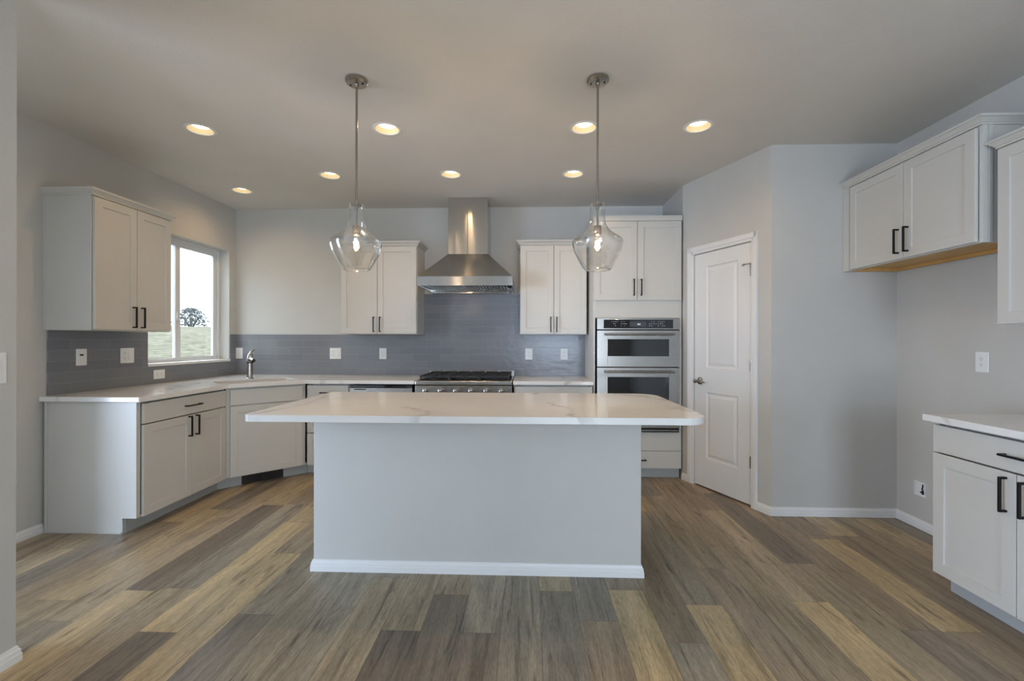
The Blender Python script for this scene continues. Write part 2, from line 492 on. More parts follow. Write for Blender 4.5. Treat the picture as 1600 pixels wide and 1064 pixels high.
# side wall of the oven recess and the angled pantry wall
struct('wall_oven_recess', bxs((PA[0], PA[0] + 0.09, PA[1], YB, 0, CEIL)), 'wall')
PANG = math.atan2(PB[1] - PA[1], PB[0] - PA[0])
PLEN = math.hypot(PB[1] - PA[1], PB[0] - PA[0])
DX0, DX1, DZ = 0.155, 0.765, 2.062      # door leaf extents along the pantry wall
pw = struct('wall_pantry', bxs((0, DX0 - 0.004, 0, 0.11, 0, CEIL), (DX1 + 0.004, PLEN, 0, 0.11, 0, CEIL), (DX0 - 0.004, DX1 + 0.004, 0, 0.11, DZ + 0.004, CEIL)), 'wall')
pw.location = (PA[0], PA[1], 0); pw.rotation_euler = (0, 0, PANG)

BASE = [(0, 0), (0.013, 0), (0.013, 0.030), (0.0105, 0.033), (0.0105, 0.046), (0.006, 0.053), (0.004, 0.062), (0, 0.064)]
def baseboard(name, path):
    bm = BM(); sweep(bm, path, BASE); return struct(name, bm, 'trim')
def pant(x): return (PA[0] + math.cos(PANG) * x, PA[1] + math.sin(PANG) * x)
baseboard('baseboard_near_left', [(XP, 0.90), (XP, YP), (XP - 0.12, YP), (XP - 0.12, 0.90)])
baseboard('baseboard_left', [(XF_, YL), (XL, YL), (XL, 2.93)])
baseboard('baseboard_pantry', [pant(0.0), pant(DX0 - 0.077)])
baseboard('baseboard_alcove', [pant(DX1 + 0.052), PB, (XR, YA), (XR, 2.45)])

# door casing and jamb
bm = BM()
for (x0, x1, z0, z1) in ((DX0 - 0.075, DX0 - 0.006, 0, DZ + 0.070), (DX1 + 0.006, DX1 + 0.062, 0, DZ + 0.070)):
    box(bm, x0, x1, -0.012, 0, z0, z1)
box(bm, DX0 - 0.075, DX1 + 0.062, -0.012, 0, DZ + 0.006, DZ + 0.070)
box(bm, DX0 - 0.073, DX0 - 0.030, -0.018, -0.010, 0, DZ + 0.068)
box(bm, DX1 + 0.030, DX1 + 0.060, -0.018, -0.010, 0, DZ + 0.068)
box(bm, DX0 - 0.073, DX1 + 0.060, -0.018, -0.010, DZ + 0.030, DZ + 0.068)
tr = struct('trim_1', bm, 'trim', bevel=0.003)
tr.location = pw.location; tr.rotation_euler = pw.rotation_euler

def build_door():
    d = bpy.data.objects.new('door_1', None); COL.objects.link(d)
    d.location = (PA[0], PA[1], 0); d.rotation_euler = (0, 0, PANG); d['kind'] = 'structure'
    d['label'] = 'white two panel pantry door'
    bm = BM()
    xs = [DX0, 0.292, 0.634, DX1]; zs = [0.014, 0.265, 0.845, 1.058, 1.944, DZ]
    y0, y1 = 0.004, 0.039
    for i in range(3):
        for j in range(5):
            xa, xb, za, zb = xs[i], xs[i + 1], zs[j], zs[j + 1]
            if i == 1 and j in (1, 3):
                L = []
                for ins, y in ((0, y0), (0.010, y0 + 0.007), (0.022, y0 + 0.0075), (0.044, y0 + 0.0015)):
                    L.append([(xa + ins, y, za + ins), (xb - ins, y, za + ins), (xb - ins, y, zb - ins), (xa + ins, y, zb - ins)])
                rings(bm, L, cap0=False)
            else:
                bm.faces.new([bm.verts.new(p) for p in ((xa, y0, za), (xb, y0, za), (xb, y0, zb), (xa, y0, zb))])
    a = [(xs[0], zs[0]), (xs[3], zs[0]), (xs[3], zs[5]), (xs[0], zs[5])]
    rings(bm, [[(x, y0, z) for x, z in a], [(x, y1, z) for x, z in a]], cap0=False)
    obj('door_panel', bm, 'door', d)
    for z in (1.845, 1.096, 0.348):
        bm = BM(); cyl(bm, 0.0075, (DX1 + 0.002, -0.006, z - 0.045), (DX1 + 0.002, -0.006, z + 0.045), 12)
        box(bm, DX1 - 0.014, DX1 + 0.003, -0.001, 0.0055, z - 0.045, z + 0.045)
        h = obj('hinge', bm, 'nickel', d, smooth=True)
        if z > 1.8:
            bm = BM(); cyl(bm, 0.004, (DX1 + 0.002, -0.006, z + 0.05), (DX1 - 0.045, -0.030, z + 0.045), 8)
            cyl(bm, 0.008, (DX1 - 0.043, -0.030, z + 0.045), (DX1 - 0.068, -0.016, z + 0.043), 10)
            obj('door_stop', bm, 'nickel', h, smooth=True)
    bm = BM(); x, z = DX0 + 0.068, 0.938
    lathe(bm, [(0.033, 0.004), (0.033, -0.004), (0.028, -0.010), (0.013, -0.013), (0.011, -0.040), (0.016, -0.046), (0.019, -0.056), (0.014, -0.064), (0.004, -0.066)], 20, 'y', (x, 0, z), True, True)
    tube(bm, [(x, -0.055, z), (x + 0.03, -0.058, z), (x + 0.075, -0.056, z - 0.002), (x + 0.105, -0.050, z - 0.003)], [0.010, 0.009, 0.008, 0.006])
    box(bm, DX0 - 0.001, DX0 + 0.002, 0.008, 0.034, z - 0.03, z + 0.03)
    obj('door_handle', bm, 'nickel', d, smooth=True)
build_door()

# kitchen window
def build_window():
    w = bpy.data.objects.new('window_1', None); COL.objects.link(w); w['kind'] = 'structure'
    w.location = (0, 0, 0)
    xo = -3.365
    def fr(x0, x1, y0, y1, z0, z1, t, tb=None, tt=None):
        bm = BM(); tb = tb or t; tt = tt or t
        box(bm, x0, x1, y0, y1, z0, z0 + tb); box(bm, x0, x1, y0, y1, z1 - tt, z1)
        box(bm, x0, x1, y0, y0 + t, z0 + tb, z1 - tt); box(bm, x0, x1, y1 - t, y1, z0 + tb, z1 - tt)
        return bm
    obj('window_frame', fr(xo - 0.045, xo + 0.012, WY0, WY1, WZ0, WZ1, 0.030, 0.022, 0.030), 'vinyl', w, 0.003)
    obj('fixed_sash', fr(xo - 0.030, xo - 0.004, 4.225, WY1 - 0.030, WZ0 + 0.022, WZ1 - 0.030, 0.052, 0.018, 0.040), 'vinyl', w, 0.003)
    obj('sliding_sash', fr(xo - 0.016, xo + 0.016, WY0 + 0.030, 4.262, WZ0 + 0.022, WZ1 - 0.030, 0.060, 0.016, 0.040), 'vinyl', w, 0.003)
    obj('pane', bxs((xo - 0.019, xo - 0.015, 4.27, 4.755, WZ0 + 0.03, WZ1 - 0.06)), 'pane', w)
    obj('pane', bxs((xo - 0.002, xo + 0.002, 3.85, 4.21, WZ0 + 0.03, WZ1 - 0.06)), 'pane', w)
    obj('window_latch', bxs((xo + 0.016, xo + 0.026, 4.212, 4.232, 1.47, 1.56), (xo + 0.022, xo + 0.034, 4.205, 4.240, 1.50, 1.53)), 'vinyl', w, 0.002)
    obj('window_sill', bxs((xo + 0.012, XL + 0.014, WY0 - 0.004, WY1 + 0.004, WZ0 - 0.022, WZ0 + 0.002)), 'trim', w, 0.003)
build_window()

# ------------------------------------------------------------------ cabinets (local frame: x along the front, y into the depth, z up; doors stand proud at y<0)
TH = 0.020
def shaker(bm, x0, x1, z0, z1, fr=0.056, y=-TH):
    def lp(i, yy): return [(x0 + i, yy, z0 + i), (x1 - i, yy, z0 + i), (x1 - i, yy, z1 - i), (x0 + i, yy, z1 - i)]
    e = 0.0012
    rings(bm, [lp(0, -0.0025), lp(0, y + e), lp(e, y), lp(fr, y), lp(fr + 0.0012, y + 0.0062), lp(fr + 0.005, y + 0.0068)])

def slab(bm, x0, x1, z0, z1, y=-TH):
    def lp(i, yy): return [(x0 + i, yy, z0 + i), (x1 - i, yy, z0 + i), (x1 - i, yy, z1 - i), (x0 + i, yy, z1 - i)]
    rings(bm, [lp(0, -0.0025), lp(0, y + 0.0015), lp(0.0015, y)])

def pull(x, z, L=0.155, vert=True, mat='black', y=-TH):
    bm = BM(); h = L / 2; a = 0.005
    if vert:
        box(bm, x - a, x + a, y - 0.034, y - 0.024, z - h, z + h)
        for s in (-1, 1): box(bm, x - a, x + a, y - 0.026, y, z + s * (h - a) - a, z + s * (h - a) + a)
    else:
        box(bm, x - h, x + h, y - 0.034, y - 0.024, z - a, z + a)
        for s in (-1, 1): box(bm, x + s * (h - a) - a, x + s * (h - a) + a, y - 0.026, y, z - a, z + a)
    return bm

def door(parent, x0, x1, z0, z1, hx=None, hz=None, hm='black', fr=0.056):
    bm = BM(); shaker(bm, x0, x1, z0, z1, fr)
    d = obj('door', bm, 'cabinet', parent)
    if hx is not None: obj('handle', pull(hx, hz), hm, d, 0.001)
    return d

def drawer(parent, x0, x1, z0, z1, hx=None, L=0.155, shk=False):
    bm = BM(); (shaker if shk else slab)(bm, x0, x1, z0, z1)
    d = obj('drawer', bm, 'cabinet', parent)
    if hx is not None: obj('handle', pull(hx, (z0 + z1) / 2, L, False), 'black', d, 0.001)
    return d

def shell(w, d, z0, z1, t=0.018, top=True, bottom=True):
    """hollow carcass with a closed front frame"""
    bm = BM()
    box(bm, 0, t, 0, d, z0, z1); box(bm, w - t, w, 0, d, z0, z1); box(bm, t, w - t, d - 0.008, d, z0, z1)
    if bottom: box(bm, t, w - t, 0, d - 0.008, z0, z0 + t)
    if top: box(bm, t, w - t, 0, d - 0.008, z1 - t, z1)
    box(bm, t, w - t, 0.030, 0.040, z0 + (t if bottom else 0), z1 - (t if top else 0))
    return bm

CROWN = lambda z: [(0, z), (0.008, z), (0.008, z + 0.010), (0.014, z + 0.012), (0.014, z + 0.016), (0.029, z + 0.031), (0.035, z + 0.032), (0.035, z + 0.044), (0, z + 0.044)]
def crown(parent, path, z):
    bm = BM(); sweep(bm, path, CROWN(z)); return obj('crown_moulding', bm, 'cabinet', parent)

UZ0, UZ1 = 1.356, 2.262
def upper(name, label, loc, rot, w, d, z0, z1, doors, hz, sides=(True, True), frame_side=None):
    t = thing(name, label, 'cabinet', (loc[0], loc[1], z0), rot)
    h = z1 - z0
    bm = shell(w, d, 0, h)
    obj('body', bm, 'cabinet', t, 0.0012)
    if frame_side == 'left':      # thin scribe strips on the end panel in view
        bm = bxs((-0.004, 0.001, 0.0, 0.022, 0, h), (-0.004, 0.001, d - 0.016, d, 0, h))
        obj('scribe_strip', bm, 'cabinet', t, 0.001)
    if frame_side == 'right':
        bm = bxs((w - 0.001, w + 0.004, 0.0, 0.022, 0, h), (w - 0.001, w + 0.004, 0.028, 0.05, 0, h))
        obj('scribe_strip', bm, 'cabinet', t, 0.001)
    for x0, x1, hx in doors: door(t, x0, x1, 0.006, h - 0.010, hx, hz - z0)
    path = ([(-0.0, d)] if sides[0] else []) + [(0, -0.008), (w, -0.008)] + ([(w, d)] if sides[1] else [])
    crown(t, path, h - 0.002)
    return t

# upper cabinet by the window, on the left wall
upper('wall_cabinet', 'two door wall cabinet on the left wall beside the window', (-2.92, 2.937), PI / 2, 0.663, 0.33, UZ0, UZ1,
      [(0.006, 0.333, 0.299), (0.337, 0.657, 0.371)], 1.455, frame_side='left')
# uppers either side of the hood
upper('wall_cabinet', 'two door wall cabinet immediately left of the range hood', (-1.926, 4.615), 0, 0.789, 0.33, UZ0, UZ1,
      [(0.006, 0.379, 0.349), (0.383, 0.783, 0.413)], 1.455)
upper('wall_cabinet', 'two door wall cabinet between the range hood and oven tower', (-0.086, 4.615), 0, 0.672, 0.33, UZ0, UZ1,
      [(0.006, 0.338, 0.310), (0.342, 0.666, 0.370)], 1.455, sides=(True, False))
# cabinet over the empty fridge space
def fridge_cab():
    t = thing('wall_cabinet', 'short two door wall cabinet over the empty fridge space', 'cabinet', (2.33, 3.436, 1.80), -PI / 2)
    w, d, h = 1.011, 0.37, 0.605
    bm = BM(); s = 0.018
    box(bm, 0, s, 0, d, 0, h); box(bm, w - s, w, 0, d, 0, h); box(bm, s, w - s, d - 0.008, d, 0.03, h); box(bm, s, w - s, 0, d - 0.008, h - s, h)
    box(bm, s, w - s, 0.030, 0.040, 0.022, h - s)
    box(bm, s, w - s, 0, 0.018, 0, 0.022)
    obj('body', bm, 'cabinet', t, 0.0012)
    b = obj('underside', bxs((s, w - s, 0.018, d - 0.008, 0.022, 0.032), (s, w - s, d - 0.024, d - 0.008, 0.0, 0.022), (s, s + 0.016, 0.018, d - 0.024, 0.0, 0.022)), 'birch', t)
    b['label'] = 'bare birch wood underside'
    obj('scribe_strip', bxs((w - 0.001, w + 0.004, 0.0, 0.024, 0, h), (w - 0.001, w + 0.004, 0.030, 0.05, 0, h)), 'cabinet', t, 0.001)
    obj('filler_strip', bxs((0.0, 0.064, -0.018, 0.0, 0.0, h)), 'cabinet', t, 0.001)
    door(t, 0.072, 0.539, 0.006, h - 0.010, 0.505, 0.115); door(t, 0.543, 0.992, 0.006, h - 0.010, 0.577, 0.115)
    crown(t, [(0, -0.008), (w, -0.008), (w, d)], h - 0.002)
fridge_cab()
t = upper('wall_cabinet', 'tall wall cabinet at the right edge above the beverage counter', (2.372, 2.378), -PI / 2, 0.915, 0.328, 1.371, UZ1,
      [(0.006, 0.455, None), (0.459, 0.909, None)], 1.47)
for ch in t.children:
    if ch.name.startswith('door'):
        x = 0.421 if ch.name == [c.name for c in t.children if c.name.startswith('door')][0] else 0.493
        obj('handle', pull(x, 0.115), 'black', ch, 0.001)

# ---- base cabinets
def base(name, label, loc, rot, w, d, kick=(0, 0), kd=0.085):
    t = thing(name, label, 'cabinet', (loc[0], loc[1], 0), rot)
    obj('body', shell(w, d, 0.102, 0.874, top=False), 'cabinet', t, 0.0012)
    obj('toe_kick', bxs((kick[0], w - kick[1], kd, kd + 0.016, 0, 0.102)), 'kick', t)
    return t
c = base('base_cabinet', 'base cabinet with one wide drawer over two doors below the window', (-2.602, 2.945), PI / 2, 0.855, 0.630, (0, -0.039))
drawer(c, 0.022, 0.850, 0.726, 0.862, 0.462, 0.155)
door(c, 0.022, 0.461, 0.104, 0.718, 0.425, 0.635); door(c, 0.465, 0.850, 0.104, 0.718, 0.500, 0.635)
e = obj('end_panel', bxs((-0.014, -0.002, 0.0, 0.630, 0.102, 0.874), (-0.014, -0.002, 0.095, 0.630, 0.0, 0.102)), 'cabinet', c, 0.001)
obj('end_trim', bxs((-0.020, -0.014, 0.10, 0.630, 0.0, 0.014), (-0.020, -0.014, 0.610, 0.630, 0.014, 0.874)), 'cabinet', c, 0.001)

# diagonal sink base
c = thing('sink_base_cabinet', 'corner sink cabinet set at an angle under the faucet', 'cabinet', (-2.602, 3.818, 0), PI / 4)
W45 = 0.660
obj('body', bxs((0.0, W45, 0, 0.018, 0.102, 0.874), (-0.075, -0.060, 0.12, 0.50, 0.102, 0.874), (W45 - 0.016, W45, 0.018, 0.50, 0.102, 0.874), (-0.06, W45 - 0.016, 0.10, 0.5, 0.102, 0.118), (0.0, W45 - 0.016, 0.018, 0.10, 0.102, 0.118)), 'cabinet', c, 0.001)
fd = drawer(c, 0.034, 0.628, 0.726, 0.862); fd.name = 'false_drawer_front'
door(c, 0.034, 0.628, 0.104, 0.718)
obj('toe_kick', bxs((-0.045, W45 + 0.045, 0.075, 0.091, 0, 0.102)), 'kick', c)

# toe-kick register
v = thing('floor_register', 'dark brown metal vent grille in the toe kick under the sink cabinet', 'vent', (-2.602 + 0.7071 * 0.14 - 0.7071 * 0.075, 3.818 + 0.7071 * 0.14 + 0.7071 * 0.075, 0), PI / 4)
obj('frame', bxs((0, 0.345, -0.006, -0.001, 0.002, 0.014), (0, 0.345, -0.006, -0.001, 0.086, 0.099), (0, 0.025, -0.006, -0.001, 0.014, 0.086), (0.32, 0.345, -0.006, -0.001, 0.014, 0.086), (0.165, 0.180, -0.006, -0.001, 0.014, 0.086)), 'brownmetal', v)
obj('backing', bxs((0.02, 0.325, -0.0018, -0.0008, 0.012, 0.088)), 'dark', v)
bm = BM()
for k in range(34):
    x = 0.030 + k * 0.0085
    if abs(x - 0.172) < 0.012: continue
    box(bm, x, x + 0.003, -0.005, -0.002, 0.014, 0.086)
obj('louvre', bm, 'brownmetal', v)

# drawer stack left of the dishwasher
YF = 4.285
c = base('drawer_cabinet', 'narrow three drawer base cabinet between sink cabinet and dishwasher', (-2.10, YF), 0, 0.395, 0.65, (-0.055, 0))
drawer(c, -0.012 + 0.004, 0.390, 0.726, 0.862, 0.20); drawer(c, -0.008, 0.390, 0.412, 0.718, 0.20, shk=True); drawer(c, -0.008, 0.390, 0.104, 0.404, 0.20, shk=True)
# right of the range
c = base('base_cabinet', 'base cabinet between the range and the oven tower', (-0.138, YF), 0, 0.738, 0.65)
drawer(c, 0.006, 0.732, 0.726, 0.862, 0.369); door(c, 0.006, 0.367, 0.104, 0.718, 0.33, 0.63); door(c, 0.371, 0.732, 0.104, 0.718, 0.408, 0.63)
# beverage counter on the right wall
c = base('base_cabinet', 'white base cabinet at the right edge with long black pulls', (2.112, 2.436), -PI / 2, 0.915, 0.58, (0.0, 0.0), 0.075)
drawer(c, 0.004, 0.911, 0.726, 0.862, 0.4575, 0.20)
door(c, 0.004, 0.405, 0.104, 0.718, 0.366, 0.620, fr=0.060); door(c, 0.409, 0.911, 0.104, 0.718, 0.446, 0.620, fr=0.060)

# ---- oven tower
TX0, TX1 = 0.608, 1.428
tw = thing('oven_cabinet', 'tall cabinet tower holding the built-in double oven', 'cabinet', (TX0, YF + 0.02, 0), 0)
W = TX1 - TX0; D = YB - (YF + 0.02) - 0.002
bm = BM(); s = 0.018
box(bm, 0, s, 0, D, 0.102, 2.415); box(bm, W - s, W, 0, D, 0.102, 2.415); box(bm, s, W - s, D - 0.01, D, 0.102, 2.415)
box(bm, s, W - s, 0, D - 0.01, 2.397, 2.415); box(bm, s, W - s, 0, D - 0.01, 0.102, 0.12); box(bm, s, W - s, 0, D - 0.01, 0.425, 0.440); box(bm, s, W - s, 0, D - 0.01, 1.506, 1.524)
box(bm, s, W - s, 0, 0.018, 1.524, 2.397); box(bm, s, W - s, 0, 0.018, 0.12, 0.425)
obj('body', bm, 'cabinet', tw, 0.0012)
obj('toe_kick', bxs((0.0, W, 0.06, 0.076, 0, 0.102)), 'kick', tw)
door(tw, 0.004, 0.404, 1.672, 2.408, 0.372, 1.79); door(tw, 0.408, W - 0.008, 1.672, 2.408, 0.440, 1.79)
drawer(tw, 0.006, W - 0.008, 0.104, 0.262, W / 2)
obj('filler_panel', bxs((0.006, W - 0.008, -0.012, 0, 0.268, 0.436)), 'cabinet', tw, 0.001)
bm = BM(); sweep(bm, [(0, -0.012), (W, -0.012)], [(0, 2.413), (0.006, 2.413), (0.006, 2.448), (0.012, 2.452), (0.012, 2.460), (0, 2.460)])
obj('crown_moulding', bm, 'cabinet', tw)

# ---- built-in microwave and oven
ov = thing('wall_oven', 'stainless built-in double oven in the cabinet tower', 'oven', (0.638, YF, 0.442), 0)
OW = 0.76
Z = lambda z: z - 0.442
obj('housing', bxs((0.012, OW - 0.012, 0.022, 0.56, Z(0.445), Z(1.500))), 'dark', ov)
obj('control_panel', bxs((0, OW, -0.018, 0.022, Z(1.396), Z(1.504))), 'oven_steel', ov, 0.003)
cp = obj('touch_panel', bxs((0.062, 0.700, -0.0205, -0.017, Z(1.408), Z(1.489))), 'blackglass', ov, 0.001)
rr = random.Random(2)
for keys in ((0.135, 0.150, 0.166, 0.184), (0.220, 0.236, 0.252, 0.268), (0.480, 0.500, 0.520, 0.540), (0.562, 0.580, 0.598, 0.616)):
    bm = BM()
    for gx in keys:
        for gz in (1.430, 1.448, 1.466):
            if rr.random() < 0.8: box(bm, gx, gx + rr.uniform(0.004, 0.010), -0.0212, -0.0204, Z(gz), Z(gz + 0.004))
    obj('button_lettering', bm, 'marks', cp)
obj('display', bxs((0.300, 0.452, -0.0214, -0.0203, Z(1.425), Z(1.470))), 'screen', cp)
bm = bxs((0.372, 0.400, -0.0222, -0.0212, Z(1.440), Z(1.452)))
obj('display_digits', bm, 'marks', cp)
def oven_door(z0, z1, wz0, wz1, hz):
    d = obj('oven_door', bxs((0, 0.098, -0.024, 0.018, Z(z0), Z(z1)), (OW - 0.098, OW, -0.024, 0.018, Z(z0), Z(z1)), (0.098, OW - 0.098, -0.024, 0.018, Z(z0), Z(wz0)), (0.098, OW - 0.098, -0.024, 0.018, Z(wz1), Z(z1))), 'oven_steel', ov, 0.0015)
    obj('oven_glass', bxs((0.098, OW - 0.098, -0.021, 0.010, Z(wz0), Z(wz1))), 'blackglass', d)
    bm = BM(); cyl(bm, 0.0095, (0.070, -0.066, Z(hz)), (OW - 0.058, -0.066, Z(hz)), 14)
    for x in (0.082, OW - 0.070): cyl(bm, 0.008, (x, -0.066, Z(hz)), (x, -0.022, Z(hz)), 10)
    obj('handle', bm, 'oven_steel', d, smooth=True)
oven_door(1.050, 1.388, 1.150, 1.306, 1.352)
oven_door(0.484, 1.042, 0.600, 0.955, 1.005)
obj('vent_trim', bxs((0.006, OW - 0.006, -0.020, 0.02, Z(0.446), Z(0.478))), 'black', ov, 0.002)
obj('vent_bar', bxs((0.012, OW - 0.012, -0.026, -0.019, Z(0.456), Z(0.468))), 'oven_steel', ov, 0.002)

# ------------------------------------------------------------------ worktops
def worktop(name, label, poly, holes=(), z0=CT - 0.034, z1=CT):
    bm = BM(); prism(bm, poly, z0, z1, holes)
    o = obj(name, bm, 'quartz', None, 0.0035)
    return tag(o, label, 'countertop')
S2 = math.sqrt(0.5)
def dl(x, y): return (-2.602 + S2 * x - S2 * y, 3.818 + S2 * x + S2 * y)      # sink cabinet frame -> room
hole = [dl(*p) for p in rounded_rect(-0.030, 0.620, 0.070, 0.440, (0.03,) * 4, 4)]
worktop('countertop', 'white quartz L-shaped countertop around the corner sink', [(XL + 0.001, 2.905), (-2.562, 2.905), (-2.562, 3.798), (-2.115, 4.245), (-1.072, 4.245), (-1.072, YB - 0.001), (XL + 0.001, YB - 0.001)], [hole])
worktop('countertop', 'short white quartz countertop between range and oven tower', [(-0.145, 4.245), (0.6055, 4.245), (0.6055, YB - 0.001), (-0.145, YB - 0.001)])
worktop('countertop', 'quartz countertop on the right wall under the white outlet', [(2.062, 1.50), (XR - 0.001, 1.50), (XR - 0.001, 2.462), (2.062, 2.462)])
worktop('island_countertop', 'white veined quartz slab with rounded corners on the island', rounded_rect(-1.445, 0.895, 2.248, 3.300, (0.035, 0.12, 0.14, 0.05), 10))

# sink and faucet
sk = thing('sink', 'steel undermount sink in the corner countertop', 'sink', (-2.602, 3.818, 0.66), PI / 4)
bm = BM()
o1 = rounded_rect(-0.030, 0.620, 0.070, 0.440, (0.03,) * 4, 4); o2 = rounded_rect(-0.022, 0.612, 0.078, 0.432, (0.03,) * 4, 4); o3 = rounded_rect(0.0, 0.59, 0.10, 0.41, (0.04,) * 4, 4)
rings(bm, [[(x, y, 0.216) for x, y in rounded_rect(-0.045, 0.635, 0.055, 0.455, (0.03,) * 4, 4)], [(x, y, 0.216) for x, y in o1], [(x, y, 0.2) for x, y in o2], [(x, y, 0.02) for x, y in o3]], cap0=False)
obj('basin', bm, 'sinksteel', sk, smooth=True)
bm = BM(); lathe(bm, [(0.045, 0.021), (0.045, 0.024), (0.03, 0.024), (0.028, 0.021)], 20, 'z', (0.295, 0.25, 0), True, True)
obj('drain', bm, 'nickel', sk)
fp = dl(0.303, 0.500)
fc = thing('faucet', 'brushed nickel pull-out faucet behind the corner sink', 'faucet', (fp[0], fp[1], CT), PI / 4)
bm = BM(); lathe(bm, [(0.034, 0.0), (0.034, 0.006), (0.028, 0.012), (0.0265, 0.155)], 24, cap0=True, cap1=True); obj('body', bm, 'nickel', fc, smooth=True)
bm = BM(); lathe(bm, [(0.030, 0.154), (0.031, 0.160), (0.029, 0.166)], 24, cap0=True, cap1=True); obj('collar', bm, 'black', fc, smooth=True)
bm = BM(); tube(bm, [(0, 0, 0.163), (0, -0.002, 0.190), (0.001, -0.006, 0.215), (0.003, -0.010, 0.238), (0.006, -0.012, 0.254), (0.008, -0.012, 0.262)], [0.0275, 0.0275, 0.026, 0.022, 0.015, 0.006], 24)
tube(bm, [(0, -0.005, 0.185), (0, -0.05, 0.198), (0, -0.10, 0.196), (0, -0.135, 0.182)], [0.020, 0.0195, 0.019, 0.018], 20); obj('spout', bm, 'nickel', fc, smooth=True)
bm = BM(); tube(bm, [(0.000, -0.008, 0.240), (0.008, -0.004, 0.262), (0.026, 0.004, 0.278), (0.046, 0.012, 0.284)], [0.013, 0.012, 0.008, 0.005]); obj('lever', bm, 'nickel', fc, smooth=True)

# ------------------------------------------------------------------ backsplash
bm = BM(); x0, x1 = XL + 0.0005, XL + 0.009
for y0, y1, z0, z1 in ((2.955, WY0 - 0.006, CT, UZ0), (WY0 - 0.006, WY1 + 0.006, CT, WZ0 - 0.023), (WY1 + 0.006, YB, CT, UZ0)):
    box(bm, x0, x1, y0, y1, z0 + 0.0005, z1 - 0.0005)
# local axes so that the tile courses run along the wall
o = obj('tile_backsplash', bm, 'tile_left'); tag(o, 'grey tile backsplash on the left wall around the window sill', 'backsplash')
me = o.data
for vtx in me.vertices: x, y, z = vtx.co; vtx.co = (y - 2.955, -(x - XL), z - CT)
o.matrix_world = Matrix(((0, -1, 0, XL), (1, 0, 0, 2.955), (0, 0, 1, CT), (0, 0, 0, 1)))
bm = BM(); y0, y1 = -0.009, -0.0005
for xa, xb, za, zb in ((XL + 0.0095, -1.1365, CT, UZ0), (-1.1365, -0.0865, CT, 1.80), (-0.0865, 0.6055, CT, UZ0)):
    box(bm, xa - XL, xb - XL, y0, y1, 0.0005, zb - CT - 0.0005)
o = obj('tile_backsplash', bm, 'tile_back'); o.location = (XL, YB, CT)
tag(o, 'grey tile backsplash on the back wall rising behind the range', 'backsplash')

# ------------------------------------------------------------------ range
rg = thing('range', 'stainless six burner gas range under the hood', 'range', (-1.066, 4.270, 0), 0)
RW = 0.914
obj('body', bxs((0, RW, 0.01, 0.655, 0.10, 0.800), (0.0, RW, 0.01, 0.655, 0.800, 0.905)), 'steel', rg, 0.003)
obj('kick_plate', bxs((0.01, RW - 0.01, 0.05, 0.065, 0.01, 0.10)), 'steel', rg)
for x in (0.05, RW - 0.05):
    for y in (0.1, 0.6):
        bm = BM(); cyl(bm, 0.02, (x, y, 0), (x, y, 0.10), 12); obj('foot', bm, 'black', rg)
cp = obj('control_panel', bxs((0, RW, -0.030, 0.010, 0.775, 0.868)), 'steel', rg, 0.004)
for k in range(6):
    x = 0.10 + k * (RW - 0.2) / 5
    bm = BM(); lathe(bm, [(0.026, -0.030), (0.026, -0.036), (0.021, -0.040), (0.019, -0.072), (0.014, -0.075)], 20, 'y', (x, 0, 0.822), True, True)
    obj('knob', bm, 'steel', rg, smooth=True)
obj('front_rail', bxs((0, RW, -0.040, 0.03, 0.872, 0.914)), 'steel', rg, 0.010, seg=3)
od = obj('oven_door', bxs((0.005, RW - 0.005, -0.025, 0.008, 0.12, 0.765)), 'steel', rg, 0.004)
obj('oven_window', bxs((0.17, RW - 0.17, -0.027, -0.024, 0.30, 0.60)), 'blackglass', od)
bm = BM(); cyl(bm, 0.013, (0.06, -0.075, 0.715), (RW - 0.06, -0.075, 0.715), 14)
for x in (0.09, RW - 0.09): cyl(bm, 0.010, (x, -0.075, 0.715), (x, -0.022, 0.715), 10)
obj('oven_handle', bm, 'steel', od, smooth=True)
obj('cooktop', bxs((0.02, RW - 0.02, 0.035, 0.600, 0.905, 0.912)), 'black', rg, 0.002)
for k in range(3):
    for j in range(2):
        x = 0.165 + k * 0.292; y = 0.185 + j * 0.265
        bm = BM(); lathe(bm, [(0.052, 0.912), (0.050, 0.922), (0.034, 0.924), (0.032, 0.932), (0.010, 0.934)], 20, 'z', (x, y, 0), True, True)
        obj('burner', bm, 'iron', rg, smooth=True)
for k in range(3):
    bm = BM(); xa = 0.030 + k * 0.2855; xb = xa + 0.283; ya, yb = 0.045, 0.590; z0, z1 = 0.938, 0.956; b = 0.012
    for y in (ya, (ya + yb) / 2 - b / 2, yb - b): box(bm, xa, xb, y, y + b, z0, z1)
    for x in (xa, xb - b): box(bm, x, x + b, ya, yb, z0, z1)
    xm = (xa + xb) / 2
    box(bm, xm - b / 2, xm + b / 2, ya, yb, z0, z1)
    for y in (0.185, 0.45): box(bm, xa, xb, y - b / 2, y + b / 2, z0, z1)
    for x in (xa, xb - b):
        for y in (ya, yb - b): box(bm, x, x + b, y, y + b, 0.912, z0)
    obj('grate', bm, 'iron', rg, 0.0015)
bg = obj('backguard', bxs((0.0, RW, 0.605, 0.655, 0.905, 0.972)), 'steel', rg, 0.003)
bm = BM()
for k in range(6):
    x = 0.022 + k * 0.1475
    box(bm, x, x + 0.132, 0.6035, 0.606, 0.952, 0.963)
obj('vent_slot', bm, 'dark', bg)

